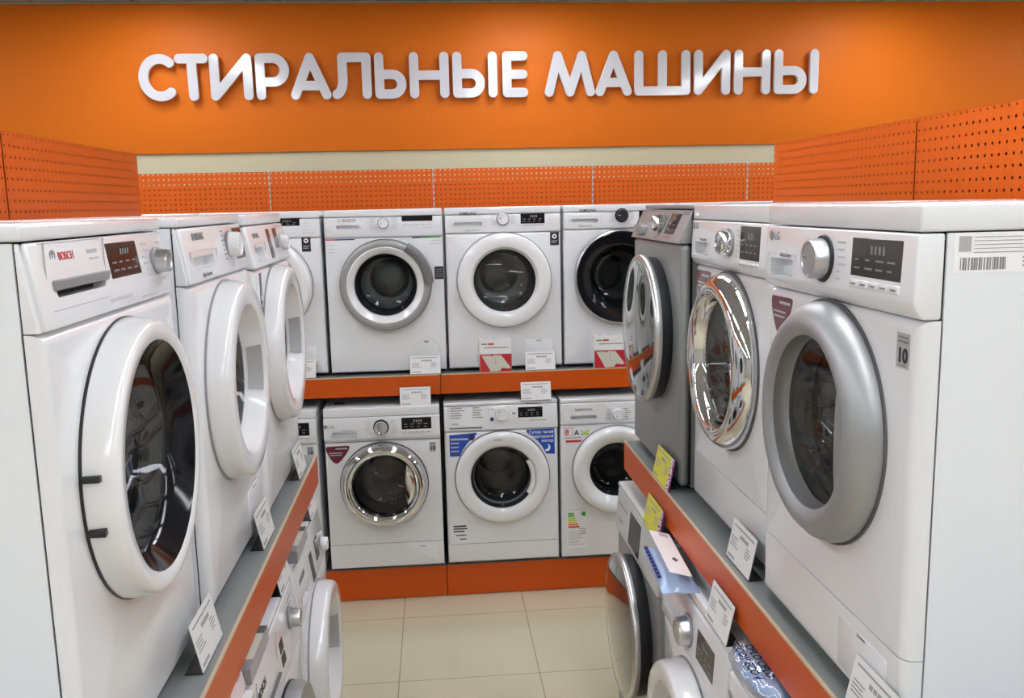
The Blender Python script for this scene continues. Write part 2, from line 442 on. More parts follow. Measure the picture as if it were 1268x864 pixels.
    def filter_square(s, x0, x1, z0, z1):
        o = MB().rrect(x0, x1, z0, z1, .006, -.0016, .002, bev=.001).build('filter_cover', 'white', s.root)
        MB().box((x0 + x1) / 2 - .014, (x0 + x1) / 2 + .014, -.0026, -.001, z1 - .006, z1 - .002).build('release_slot', 'ink', o); return o

def shield(x0, x1, z0, z1):
    """rounded drop sticker: wide at the top, pointed low"""
    w, h = x1 - x0, z1 - z0
    return [(x0 + w * a, z1 - h * b) for a, b in ((.03, .08), (.08, .02), (.92, 0), (.99, .03), (1, .12), (.93, .32), (.78, .60), (.62, .85), (.52, .97), (.42, 1.0), (.32, .95), (.18, .72), (.07, .42), (.02, .2))]

# door families ----------------------------------------------------
def lg_door(s, m, r=.222, g=.148, grip=True, film=False, prot=.066, chord=.118):
    k = prot / .066
    s.door([(r, .001), (r, .018 * k), (r - .006, .038 * k), (r - .020, .056 * k), (r - .034, .066 * k), (r - .048, .063 * k), (r - .060, .050 * k), (g + .006, .028 * k), (g, .010)], m)
    s.ring('door_shadow_ring', [(r + .005, 0), (r + .005, .004), (r - .004, .004)], 'rubber')  # dark ring added as the shadow gap behind the door
    s.bowl(g + .001, .012, 'glass')
    if grip:
        R = g + .012; a = math.acos(chord / R); pts = []
        for i in range(17):
            t = -a + 2 * a * i / 16; pts.append((s.cx + R * math.cos(t), s.cz + R * math.sin(t)))
        for i in range(1, 8):
            t = i / 8; zz = R * math.sin(a) * (1 - 2 * t); pts.append((s.cx + chord - .012 * math.sin(PI * t), s.cz + zz))
        MB().poly(pts, -.034 * k, -.012, bev=.004).build('door_handle', m, s.d_)
    if film: s.film(g - .004, .020)
def sam_door(s, r=.245, g=.160, deep=.012, prot=.075, m='plastic', grip=True, film=False, glass='glass', gm='grey', ri=None):
    ri = ri or r - .062
    s.door([(r, .001), (r, .018), (r - .003, prot * .74), (r - .007, prot * .92), (r - .014, prot), (ri + .006, prot * .985), (ri, prot * .92), (g + .008, deep + .006), (g, deep)], m)
    s.ring('door_shadow_ring', [(r + .004, 0), (r + .004, .004), (r - .004, .004)], 'midgrey')  # grey ring paints the shadow between door and front panel
    s.bowl(g + .001, deep + .002, glass)
    if grip:
        def co(q): # point on the inner cone
            return (ri + (g + .008 - ri) * q, prot * .92 + (deep + .006 - prot * .92) * q)
        (ra, oa), (rb, ob) = co(.12), co(.95)
        s.ring('door_handle', [(ra - .001, oa + .001), (ra - .003, oa + .0015), (rb - .001, ob + .0025), (rb, ob + .002)], gm, -20, 20, 16)
    if film: s.film(g - .004, deep + .012)

G_UB, G_LB = 'washing machines on the upper back shelf', 'washing machines on the lower back deck'
G_UL, G_LL = 'washing machines on the left upper shelf', 'washing machines on the left lower deck'
G_UR, G_LR = 'washing machines on the right upper shelf', 'washing machines on the right lower deck'
YB, YL = 4.684, 4.606
SHELF += LIFT; DECK += LIFT
def back_up(x): return (x, YB, SHELF)
def back_low(x): return (x, YL, DECK)
LEFT, RIGHT = PI / 2, -PI / 2

# ---- upper back row
def samsung_black_sticker(s, x0, x1, z0, z1, m='black'):
    k = s.sticker([(x0, z0), (x1, z0), (x1, z1), (x0, z1)], m); w = x1 - x0; h = z1 - z0
    MB().lathe([(w * .26, .0006), (w * .26, .0014), (w * .12, .0014), (w * .12, .0006)], (x0 + x1) / 2, z1 - h * .32, 20).build('ring_mark', 'whiteink', k)
    s.on(k, [(x0 + w * .15, x1 - w * .15, z0 + h * .34, h * .05), (x0 + w * .15, x1 - w * .3, z0 + h * .22, h * .05)], 'grey')

s = Washer('white washing machine with black sticker, on upper back shelf, mostly hidden by left row', back_up(-.873), 0, G_UB, ctrl=.72, cz=.478)
sam_door(s, .247, gm='grey')
s.display(.06, .199, .780, .848 - .038 + .005); s.prints([(.214, .238, .806, .002), (.214, .238, .790, .002), (.214, .238, .776, .002), (.214, .238, .755, .002), (.21, .27, .742, .003)])
s.dial(-.001, .785, .029); s.drawer(-.255, -.108, .760, .775, plate=(-.28, -.08, .745, .825), r=.006)
samsung_black_sticker(s, .203, .248, .648, .730); s.filter_square(.10, .25, .06, .158)
s.text('SAMSUNG', -.222, .818, .018, 'blackink')
s = Washer('white washing machine at the left end of upper back shelf, only its top strip showing', back_up(-1.49), 0, G_UB, ctrl=.72, cz=.478)
sam_door(s, .245); s.display(.09, .215, .765, .815); s.dial(0, .785, .029); s.drawer(-.255, -.108, .760, .775, r=.006)

s = Washer('white washing machine with grey-rimmed door and raised grey grip on upper back shelf', back_up(-.255), 0, G_UB, ctrl=.712, cz=.468, edge=.008)
s.door([(.232, .001), (.232, .030), (.228, .045), (.214, .050), (.196, .046)], 'silver')
s.ring('door_shadow_ring', [(.236, 0), (.236, .005), (.228, .005)], 'rubber')  # dark ring painted in for the shadow under the rim
s.ring('inner_trim', [(.197, .047), (.192, .049), (.168, .036), (.161, .024), (.159, .010)], 'plastic')
s.bowl(.160, .012)
s.ring('door_handle', [(.198, .044), (.201, .066), (.220, .074), (.242, .066), (.247, .030), (.240, .008)], 'darksilver', 2, 60, 24)
s.drawer(-.236, -.124, .757, .775, plate=(-.292, -.062, .722, .806)); s.dial(.0, .783, .026, 'plastic', 'ink', rb=.029)
s.display(.094, .250, .790, .818, marks=None); s.prints([(.10 + .03 * i, .122 + .03 * i, .772, .004) for i in range(5)] + [(.20, .25, .756, .003)])
s.dial_prints(0, .783, .045, 6, .010, .045)
s.text('BOSCH', -.205, .793, .020, 'blackink'); MB().lathe([(.008, 0), (.008, .001), (.0055, .001), (.0055, 0)], -.222, .800, 20).build('logo_ring', 'ink', s.root, loc=(0, s.py(.8), 0))
st = s.sticker([(-.296, .701), (-.149, .701), (-.149, .707), (-.296, .707)], 'navy', 'stripe'); s.on(st, [(-.296, -.25, .704, .006)], 'redink', name='red_band')
st = s.sticker([(.142, .703), (.291, .703), (.291, .709), (.142, .709)], 'green', 'stripe'); s.on(st, [(.142, .19, .706, .006)], 'navy', name='blue_band')
s.prints([(-.285, -.25, .676, .004), (-.285, -.25, .657, .004), (-.285, -.25, .640, .004), (.24, .29, .690, .004), (.23, .29, .674, .003)], 'lightink')
st = s.sticker([(.252, .490), (.298, .490), (.298, .556), (.252, .556)], 'black'); s.on(st, [(.258, .292, .54 - .012 * i, .004) for i in range(4)], 'ink')
s.filter_round(.197, .110, .074)

s = Washer('white washing machine with broad plain white door ring on upper back shelf', back_up(.357), 0, G_UB, ctrl=.722, cz=.475)
sam_door(s, .245, .161, deep=.028, prot=.050, grip=False, film=True, ri=.172)
s.drawer(-.257, -.108, .758, .778, plate=(-.272, -.09, .752, .792), r=.008); s.dial(-.001, .791, .030, 'plastic', 'ink', rb=.034)
s.display(.091, .216, .764, .816); s.prints([(.10, .21, .757, .004), (.232, .252, .816, .002), (.232, .252, .798, .002), (.232, .252, .784, .002), (.232, .252, .762, .002), (.20, .25, .736, .002)])
s.dial_prints(-.001, .791, .042, 6, .0095, .03); s.text('SAMSUNG', -.224, .815, .019, 'blackink', bold=.0004)
s.text('digital inverter', -.20, .733, .012, 'ink')
samsung_black_sticker(s, .243, .289, .649, .717); s.filter_square(.102, .248, .03, .157)

s = Washer('white washing machine with glossy black door on upper back shelf', back_up(.969), 0, G_UB, ctrl=.728, cz=.478)
s.door([(.247, .001), (.247, .028), (.243, .040), (.238, .042)], 'brushed'); s.ring('door_cover', [(.239, .040), (.232, .047), (.18, .040), (.165, .030), (.160, .020)], 'blackgloss')
s.bowl(.161, .022, 'darkglass'); s.dial(.008, .795, .030, 'black', 'black', mark='whiteink'); s.dial_prints(.008, .795, .042, 6, .0095, .03)
s.drawer(-.257, -.117, .762, .782, plate=(-.272, -.10, .755, .795), r=.008); s.text('SAMSUNG', -.215, .818, .019, 'blackink', bold=.0004); s.text('digital inverter', -.22, .742, .012, 'ink')
s.display(.10, .22, .768, .818)
s = Washer('white washing machine at the right end of upper back shelf, only its top showing', back_up(1.585), 0, G_UB, ctrl=.722, cz=.475)
sam_door(s); s.display(.091, .216, .764, .816); s.dial(0, .791, .03); s.drawer(-.257, -.108, .758, .778, r=.008)

# ---- lower back row
HL = .887
def lg_fascia(s, zd=0., k=1, dial='chrome', disp=(.101, .255, .766, .828), drw=(-.258, -.131, .728, .764), logo=(-.288, .787), kx=-.005, kz=.784, kr=.034, screen='screen', base='black', shade=None):
    s.drawer(*drw); s.dial(kx, kz, kr, dial, base, h=.03, rb=kr * 1.18, mark='ink')
    s.display(*disp, m=screen); s.dial_prints(kx, kz, kr + .022, 6, .0125, .032, 'lightink')
    x0, x1, z0, z1 = disp
    b = MB(); y = s.py(z0 - .012)
    for i in range(5):
        a = x0 + (x1 - x0) * i / 5; b.rrect(a + .001, a + (x1 - x0) / 5 - .001, z0 - .019, z0 - .006, .002, y - .003, y + .002, bev=.0008)
    o = b.build('button_row', 'plastic', s.root); t = MB()
    for i in range(5):
        a = x0 + (x1 - x0) * i / 5; t.box(a + .008, a + .024, y - .0036, y - .0028, z0 - .014, z0 - .011)
    t.build('button_text', 'ink', o)
    lx, lz = logo; lo = MB().lathe([(.0105, 0), (.0105, .001), (0, .001)], lx, lz + .008, 24).build('logo', 'midgrey', s.root, loc=(0, s.py(lz), 0))
    lettering('logo_letters', 'LG', .024, lx + .015, lz, -.0006, 'midgrey', lo, bold=.0004)
    s.text('direct drive', drw[0] + .05, drw[3] + .004, .012, 'ink', name='printed_text')
def lg_stickers(s, st, ten, tm='grey'):
    k = s.sticker(shield(*st), 'maroon'); x0, x1, z0, z1 = st; w, h = x1 - x0, z1 - z0
    s.on(k, [(x0 + w * .42, x0 + w * .9, z1 - h * .16, h * .07), (x0 + w * .14, x0 + w * .70, z1 - h * .40, h * .045), (x0 + w * .17, x0 + w * .66, z1 - h * .52, h * .045)], 'lightink')
    if ten:
        x0, x1, z0, z1 = ten; k = s.sticker([(x0, z0), (x1, z0), (x1, z1), (x0, z1)], tm); w, h = x1 - x0, z1 - z0
        lettering('sticker_number', '10', h * .56, x0 + w * .10, z0 + h * .18, -.0008, 'blackink', k, bold=.0012)
        s.on(k, [(x0 + w * .12, x1 - w * .12, z1 - h * .12, h * .05), (x0 + w * .12, x1 - w * .12, z1 - h * .24, h * .07), (x0 + w * .2, x1 - w * .2, z0 + h * .08, h * .04)], 'ink')

s = Washer('white washing machine at left end of the lower back deck, half hidden by left row', back_low(-.935), 0, G_LB, h=HL, ctrl=.712, lid=.045, cz=.482, kick=.15, proud=.010)
lg_door(s, 'silver'); lg_fascia(s, disp=(.12, .262, .755, .822)); lg_stickers(s, (-.296, -.172, .596, .690), (.242, .276, .640, .692))
s = Washer('white washing machine with mirror chrome door on the lower back deck', back_low(-.302), 0, G_LB, h=HL, ctrl=.708, lid=.047, cz=.474, kick=.150, proud=.010, lip=.022)
lg_door(s, 'chrome', .226, .152, film=True); lg_fascia(s); lg_stickers(s, (-.296, -.172, .596, .690), (.240, .274, .640, .691))
s.filter_square(.10, .272, .035, .128)
MB().box(-.25, -.20, .1, .13, HL, HL + .006).box(-.255, .12, .30, .315, HL, HL + .010).box(.10, .115, .12, .30, HL, HL + .012).build('lid_bracket', 'gap', s.root)

s = Washer('white washing machine with two blue corner stickers on the lower back deck', back_low(.318), 0, G_LB, h=HL + .004, ctrl=.742, lid=.018, cz=.484, kick=.122, edge=.02, proud=.006, lean=.012)
s.door([(.248, .001), (.248, .018), (.243, .028), (.225, .033), (.185, .030), (.172, .022), (.168, .012)], 'plastic')
s.ring('door_shadow_ring', [(.253, 0), (.253, .004), (.246, .004)], 'rubber'); s.bowl(.169, .014)  # ring under the door is its painted shadow line
s.ring('door_handle', [(.172, .031), (.158, .030), (.150, .022), (.150, .006), (.168, .004)], 'plastic', -33, 33, 24)
s.dial(.004, .827, .036, 'plastic', 'plastic', rb=.038); s.display(.090, .219, .802, .856); s.drawer(-.272, -.10, .752, .762, plate=(-.275, -.066, .748, .868), r=.004)
rows = []
for i in range(5):
    zz = .862 - .0125 * i; rows += [(-.265, -.265 + random.uniform(.05, .08), zz, .0045), (-.15, -.15 + random.uniform(.035, .06), zz, .0045)]
s.prints(rows + [(.06, .075, .826, .01), (-.05, -.035, .85, .004), (.13, .21, .876, .003), (.15, .24, .786, .003)], 'ink')
s.text('indesit', -.265, .776, .016, 'ink'); MB().lathe([(.010, 0), (.010, .004), (.008, .005), (0, .005)], -.048, .800, 20).build('start_button', 'navy', s.root, loc=(0, s.py(.8), 0))
lettering('door_logo', 'indesit', .018, -.045, .484 + .206, -.0345, 'ink', s.d_)
k = s.sticker([(-.274, .606), (-.222, .606), (-.205, .640), (-.18, .675), (-.15, .705), (-.131, .722), (-.131, .730), (-.274, .722)], 'blue')
s.on(k, [(-.268, -.175, .698, .010), (-.268, -.225, .677, .007), (-.268, -.225, .655, .007), (-.268, -.225, .634, .007)], 'lightink')
MB().lathe([(.018, .0007), (.018, .0018), (0, .0018)], -.158, .708, 20).build('badge', 'navy', k)
k = s.sticker([(.129, .734), (.281, .737), (.281, .598), (.235, .600), (.215, .640), (.19, .673), (.16, .70), (.135, .718)], 'blue')
for i, tx in enumerate(('Супер тихий', 'инверторный', 'мотор')): lettering('sticker_text', tx, .0215, .276, .713 - .024 * i, -.0008, 'whiteink', k, 'RIGHT', bold=.0002)
mo = [(.238 + .020 * math.cos(t), .634 + .020 * math.sin(t)) for t in [math.radians(a) for a in range(-110, 71, 12)]] + [(.232 + .016 * math.cos(t), .640 + .016 * math.sin(t)) for t in [math.radians(a) for a in range(60, -101, -12)]]
MB().poly(mo, -.0014, -.0004).build('moon_mark', 'whiteink', k)
s.prints([(-.268, -.20, .222, .008), (-.268, -.195, .208, .007), (-.268, -.21, .194, .007), (-.255, -.20, .172, .005), (-.235, -.20, .150, .005)], 'blackink')

s = Washer('white washing machine with colour-banded energy label on the lower back deck', back_low(.93), 0, G_LB, h=HL + .004, ctrl=.752, lid=.022, cz=.500, proud=.006)
s.door([(.236, .001), (.236, .024), (.230, .042), (.212, .052), (.190, .050), (.160, .026), (.146, .010)], 'plastic'); s.ring('door_shadow_ring', [(.242, 0), (.242, .005), (.234, .005)], 'midgrey'); s.bowl(.147, .012)  # grey ring painted as the shadow line around the door
s.drawer(-.245, -.105, .780, .800, plate=(-.283, -.06, .756, .862), r=.009); s.text('DAEWOO', -.176, .825, .020, 'ink', 'CENTER', bold=.0004)
s.dial(.006, .802, .030, 'plastic', 'lightink', rb=.033); s.dial_prints(.006, .802, .042, 6, .011, .03, 'ink'); s.display(.10, .22, .785, .835)
k = s.sticker([(-.281, .692), (-.235, .692), (-.235, .735), (-.281, .735)], 'redink'); MB().box(-.2785, -.2375, -.0012, 0, .6945, .7325).build('sticker_field', 'paper', k)
lettering('sticker_number', '8', .040, -.275, .699, -.0014, 'redink', k, bold=.001)
s.text('A', -.226, .694, .038, 'blackink', bold=.001, name='printed_letter', y=0); MB().poly([(-.182, .700), (-.165, .692), (-.150, .708), (-.146, .724), (-.165, .714)], -.0008, 0).poly([(-.176, .703), (-.190, .716), (-.193, .722), (-.178, .716)], -.0008, 0).build('leaf_mark', 'lime', s.root)
k = s.sticker([(-.272, .655), (-.195, .655), (-.182, .667), (-.272, .667)], 'redink'); s.prints([(-.28, -.19, .680, .004), (-.19, -.15, .698, .006)], 'ink')
k = s.sticker([(-.270, .066), (-.163, .066), (-.163, .290), (-.270, .290)], 'paper', 'energy_label')
cols = ['green', 'green', 'lime', 'lime', 'amber', 'orangeprint', 'redink']
for i, cm in enumerate(cols):
    zz = .262 - .0125 * i; MB().poly([(-.264, zz - .0045), (-.236 + .005 * i, zz - .0045), (-.231 + .005 * i, zz), (-.236 + .005 * i, zz + .0045), (-.264, zz + .0045)], -.0012, 0).build('class_bar', cm, k)
MB().poly([(-.195, .258), (-.185, .270), (-.168, .270), (-.168, .246), (-.185, .246)], -.0012, 0).build('class_arrow', 'green', k)
s.on(k, [(-.265, -.17, .284, .004)] + [(-.264, -.264 + random.uniform(.05, .09), .16 - .012 * i, .004) for i in range(7)] + [(-.205, -.17, .175 - .014 * i, .008) for i in range(3)], 'lightink')

# ---- upper left row (faces +x)
s = Washer('white washing machine nearest on the left upper shelf, black-lined door glass', (-.507, 1.495, SHELF), LEFT, G_UL, ctrl=.712, lid=.022, cz=.468, lean=.018, proud=.004, edge=.018, f=.022, cap=.013)
s.door([(.229, .003), (.229, .012), (.224, .042), (.221, .048), (.217, .0515), (.211, .0525), (.192, .051), (.188, .047)], 'plastic')
s.ring('door_shadow_ring', [(.2305, 0), (.2305, .0045), (.22, .0045)], 'black'); s.ring('door_frame', [(.189, .050), (.185, .046), (.160, .024), (.152, .014), (.150, .008)], 'blackgloss')  # black ring behind the door is its shadow gap, put in as colour
s.bowl(.151, .010, 'glass', depth=.09); s.film(.149, .018)
for a in (173, 193):
    t = math.radians(a); k = MB(); k.box(-.010, .0012, -.030, -.006, -.005, .005, bev=.001); k.bm.transform(Matrix.Translation((.2265 * math.cos(t), 0, s.cz + .2265 * math.sin(t))) @ Matrix.Rotation(PI - t, 4, 'Y')); k.build('hinge_slot', 'black', s.d_)
s.drawer(-.228, -.045, .752, .766, plate=(-.250, -.030, .735, .826), grip='midgrey', depth=.026)
s.display(-.012, .132, .760, .816, 'screen'); s.dial(.222, .775, .022, 'brushed', 'midgrey', h=.026, rb=.025)
s.prints([(-.004 + .022 * i, .012 + .022 * i, .767, .007) for i in range(6)], 'midgrey', 'button_text')
s.dial_prints(.222, .775, .034, 7, .011, .035, 'lightink'); s.prints([(-.04, .06, .728, .005), (.11, .2, .72, .004), (-.09, -.05, .808, .006), (-.085, -.05, .797, .003)], 'lightink')
lo = s.text('BOSCH', -.197, .801, .0165, 'redink'); k = MB().lathe([(.009, .0), (.009, .0012), (.0065, .0012), (.0065, 0)], -.214, .807, 24).box(-.216, -.212, -.001, 0, .801, .813).build('logo_ring', 'midgrey', s.root, loc=(0, s.py(.811), 0))

s = Washer('white washing machine with round white dial, second on the left upper shelf', (-.497, 2.172, SHELF), LEFT, G_UL, ctrl=.714, lid=.020, cz=.465, lean=.018, proud=.004, edge=.02, f=.026, cap=.010)
sam_door(s, .236, .150, deep=.0, prot=.054, film=True, ri=.176); s.drawer(-.247, -.055, .742, .768, plate=(-.258, -.03, .736, .780), r=.010, depth=.022); s.dial(.112, .782, .031, 'plastic', 'ink', h=.030, rb=.033)
s.display(.178, .275, .742, .820, 'brownscreen'); s.text('SAMSUNG', -.212, .803, .021, 'ink', bold=.0006); s.text('digital inverter', -.19, .724, .014, 'ink')
s.dial_prints(.112, .782, .044, 7, .011, .025, 'ink', sides=(-1,))
s.filter_square(.10, .25, .03, .15)
s = Washer('white washing machine with two slim dark display windows, farthest on the left upper shelf', (-.486, 2.785, SHELF), LEFT, G_UL, ctrl=.704, lid=.030, cz=.462, lean=.024, proud=.006, edge=.02)
sam_door(s, .236, .150, deep=.0, prot=.052, film=True, ri=.176); s.drawer(-.235, -.12, .725, .76, plate=(-.25, -.10, .715, .77), r=.006); s.display(-.02, .028, .720, .806, 'brownscreen', None); s.display(.09, .150, .745, .806, 'brownscreen', None)
s.text('SAMSUNG', -.235, .786, .02, 'ink'); s.dial(.20, .760, .024, 'plastic', 'lightink')
k = s.sticker([(-.235, .58), (-.205, .58), (-.205, .69), (-.235, .69)], 'black'); s.on(k, [(-.232, -.21, .62, .012), (-.232, -.212, .60, .008)], 'grey')

# ---- upper right row (faces -x)
s = Washer('white washing machine with broad silver door ring, nearest on the right upper shelf', (.700, 1.545, SHELF), RIGHT, G_UR, ctrl=.684, lid=.040, cz=.464, kick=.152, proud=.012, edge=.02, lean=.004, lidproud=.010, lip=.024)
lg_door(s, 'silver', .217, .152, film=True, prot=.054, chord=.098)
lg_fascia(s, disp=(.072, .237, .738, .802), drw=(-.318, + -.176, .712, .746), logo=(-.327, .785), kx=-.036, kz=.757, kr=.040, dial='brushed', screen='brownscreen') if False else lg_fascia(s, disp=(.095, .258, .736, .798), drw=(-.268, -.150, .712, .746), logo=(-.268, .782), kx=-.014, kz=.757, kr=.036, dial='brushed', screen='brownscreen')
lg_stickers(s, (-.285, -.172, .588, .668), (.236, .274, .606, .660)); s.filter_square(.08, .25, .035, .128)
# information label on the side facing the aisle end
k = MB().box(.299 + .0, .2996, .045, .33, .752, .809).build('side_label', 'whiteink', s.root)
t = MB()
xx = .055
rr = random.Random(3)
while xx < .125:
    wd = rr.choice((.0012, .002, .003)); t.box(.2995, .3001, xx, xx + wd, .756, .774); xx += wd + rr.choice((.001, .0016, .0024))
for i in range(5): t.box(.2995, .3001, .075, .30, .803 - .0055 * i, .8038 - .0055 * i)
for i in range(3): t.box(.2995, .3001, .15, .20, .772 - .006 * i, .774 - .006 * i)
t.build('side_label_print', 'ink', k)
t = MB()
t.box(.2995, .3001, .052, .0705, .783, .805).build('booklet_mark', 'grey', k)

s = Washer('white washing machine with mirror chrome door on the right upper shelf', (.735, 2.212, SHELF), RIGHT, G_UR, ctrl=.686, lid=.040, cz=.458, kick=.152, proud=.012, edge=.02, lean=.004, lidproud=.010, lip=.024)
lg_door(s, 'chrome', .224, .158, film=True, prot=.052, chord=.105); lg_fascia(s, disp=(.108, .240, .724, .802), drw=(-.268, -.141, .718, .752), logo=(-.285, .788), kx=.03, kz=.760, kr=.030, dial='chrome', screen='brownscreen', base='midgrey')
lg_stickers(s, (-.29, -.152, .588, .674), None)
def smoked_door(s, r=.236, prot=.056):
    s.door([(r, prot - .022), (r + .002, prot - .012), (r, prot - .002), (r - .006, prot + .002), (r - .014, prot + .001)], 'brushed')
    s.ring('door_base', [(r - .010, .0), (r - .006, .010), (r - .006, prot - .02), (r - .012, prot - .018)], 'black')
    s.ring('door_glass', [(r - .012, prot), (r * .8, prot + .008), (r * .55, prot + .015), (r * .3, prot + .019), (0, prot + .020)], 'mirrorglass')
s = Washer('silver washing machine with smoked mirror door, farthest on the right upper shelf', (.706, 2.862, SHELF), RIGHT, G_UR, w=.62, ctrl=.742, lid=.014, cz=.458, drum=False, body='silverbody', side='silverbody', lean=.045, proud=.010, edge=.022, ctrlcol='silver', lidcol='silver')
smoked_door(s); s.dial(.045, .795, .026, 'chrome', 'darksilver', h=.036, rb=.030); s.display(.10, .215, .765, .825, 'brownscreen'); s.drawer(-.235, -.13, .757, .785, r=.005); s.text('SAMSUNG', .22, .822, .016, 'ink', 'LEFT'); s.prints([(.10, .20, .756, .003)], 'redink')
# ---- lower left row
XL, XR = -.424, .647
s = Washer('white washing machine nearest on the left lower deck, cut by the bottom of the photo', (XL, 1.555, DECK), LEFT, G_LL, h=HL, ctrl=.73, lid=.03, cz=.48)
sam_door(s); s.drawer(-.25, -.1, .77, .79); s.display(.06, .2, .78, .84); s.dial(0, .8, .03)
s = Washer('white washing machine with silver door rim and chrome dial on the left lower deck', (XL, 2.185, DECK), LEFT, G_LL, h=HL, ctrl=.70, lid=.016, cz=.452, lean=.022, proud=.004, edge=.016)
s.door([(.236, .002), (.236, .028), (.230, .046), (.214, .052), (.17, .044), (.160, .020)], 'silver'); s.bowl(.161, .022); s.ring('door_shadow_ring', [(.240, 0), (.240, .006), (.23, .006)], 'black')  # black ring painted as the shadow gap behind the silver rim
s.dial(.195, .800, .026, 'brushed', 'midgrey', h=.032); s.display(.03, .075, .775, .805, 'black', None); s.display(.03, .075, .74, .768, 'black', None)
s.text('BOSCH', -.235, .800, .026, 'blackink', bold=.0006); s.drawer(-.18, -.03, .735, .748, plate=(-.26, -.01, .71, .86), grip='darksilver'); s.prints([(.20, .26, .84, .004), (.2, .25, .826, .004)], 'ink')
s = Washer('white washing machine with twin dark displays, farthest on the left lower deck', (XL, 2.815, DECK), LEFT, G_LL, h=HL, ctrl=.705, lid=.016, cz=.462, lean=.024, proud=.004, edge=.016)
sam_door(s, .240, .156, deep=.004, prot=.056, ri=.184)
s.display(-.02, .03, .72, .81, 'screen', None); s.display(.10, .165, .745, .815, 'screen', None); s.text('SAMSUNG', -.225, .80, .022, 'ink', bold=.0006); s.dial(.22, .76, .024); s.drawer(-.235, -.12, .735, .76)
for a in (186, 204):
    t = math.radians(a); k = MB(); k.box(-.008, .0015, -.034, -.014, -.006, .006, bev=.001); k.bm.transform(Matrix.Translation((.237 * math.cos(t), 0, s.cz + .237 * math.sin(t))) @ Matrix.Rotation(PI - t, 4, 'Y')); k.build('hinge_slot', 'black', s.d_)
# ---- lower right row
s = Washer('white washing machine nearest on the right lower deck, under the crumpled printed bag', (XR, 1.572, DECK), RIGHT, G_LR, h=HL, ctrl=.70, lid=.035, cz=.47, proud=.010)
lg_door(s, 'silver'); lg_fascia(s)
s = Washer('white washing machine with chrome dial, second on the right lower deck', (XR, 2.205, DECK), RIGHT, G_LR, h=HL, ctrl=.70, lid=.030, cz=.450, lean=.010, proud=.008, edge=.018)
sam_door(s, .226, .150, deep=.02, prot=.07, grip=False); s.dial(-.02, .770, .040, 'brushed', 'midgrey', h=.034, rb=.046); s.display(.06, .20, .735, .815, 'brownscreen'); s.display(-.26, -.16, .65, .70, 'brownscreen', None) if False else None
s.drawer(-.26, -.12, .745, .775); s.dial_prints(-.02, .77, .06, 6, .014, .04, 'lightink')
s = Washer('silver washing machine with smoked mirror door, farthest on the right lower deck', (XR, 2.865, DECK), RIGHT, G_LR, w=.64, h=HL, ctrl=.715, lid=.016, cz=.480, drum=False, body='silverbody', side='silverbody', lean=.014, proud=.010, edge=.02, ctrlcol='palesilver', lidcol='palesilver', lidproud=.010)
smoked_door(s, .240, .062); s.display(-.10, .06, .735, .845, 'screen', None); s.prints([(.12 + .03 * i, .135 + .03 * i, .79, .012) for i in range(5)], 'ink', 'button_marks'); s.prints([(-.28, -.14, .82, .004), (-.27, -.2, .77, .003), (-.27, -.2, .76, .003)], 'ink')

# ------------------------------------------------------------------ shelving
SHELF -= LIFT; DECK -= LIFT
def bay(x0, x1, y0, y1, rz, name_hint, board_lab, deck_lab, g1, g2, post=None):
    """one bay in its own frame: front edge along local x at y=0 facing -y"""
    pass
D = 4.634; DEPTH = 1.06
def shelf_bay(loc, rz, w, depth, lab, grp):
    r = thing('display_shelf', lab, 'shelf', loc, rz, grp)
    MB().box(0.002, w - .002, .003, depth, -.030, 0).build('shelf_board', 'shelfgrey', r)
    MB().box(0.002, w - .002, 0, .0028, -.1038, -.004).build('shelf_fascia', 'orange', r)
    MB().box(0.002, w - .002, -.0006, .006, -.004, .0012).build('shelf_edge', 'edge', r)
    for x in (.03, w - .05):
        MB().box(x, x + .003, .06, depth, -.090, -.0302).build('bracket', 'shelfgrey', r)
    return r
def deck_bay(loc, rz, w, depth, lab, grp):
    r = thing('base_deck', lab, 'shelf base', loc, rz, grp)
    MB().box(0.002, w - .002, .003, depth, -.03, 0).build('deck_board', 'shelfgrey', r)
    MB().box(0.002, w - .002, 0, .0028, -DECK + .004, -.003).build('kick_board', 'orange', r)
    for x in (.02, w - .06): MB().box(x, x + .04, .10, depth - .02, -DECK, -.0302).build('base_leg', 'gap', r)
    return r
xj = .008
bl = {-2: 'left end', -1: 'left middle', 0: 'right middle', 1: 'right end'}
for k in (-2, -1, 0, 1):
    shelf_bay((xj + k, D, SHELF), 0, 1.0, DEPTH, f'raised grey shelf with orange front edge on the back unit, {bl[k]} bay', 'raised shelves of the back unit')
    deck_bay((xj + k, D, DECK), 0, 1.0, DEPTH, f'grey base deck with orange kick board on the back unit, {bl[k]} bay', 'base decks of the back unit')
YE = 3.172; YS = .75
shelf_bay((-.4422, YS, SHELF), LEFT, YE - YS, .70, 'raised grey shelf with orange front edge along the left side of the aisle', 'raised shelves along the aisle')
deck_bay((-.4422, YS, DECK), LEFT, YE - YS, .70, 'grey base deck with orange kick board along the left side of the aisle', 'base decks along the aisle')
shelf_bay((.6691, YE, SHELF), RIGHT, YE - YS, .74, 'raised grey shelf with orange front edge along the right side of the aisle', 'raised shelves along the aisle')
deck_bay((.6691, YE, DECK), RIGHT, YE - YS, .74, 'grey base deck with orange kick board along the right side of the aisle', 'base decks along the aisle')
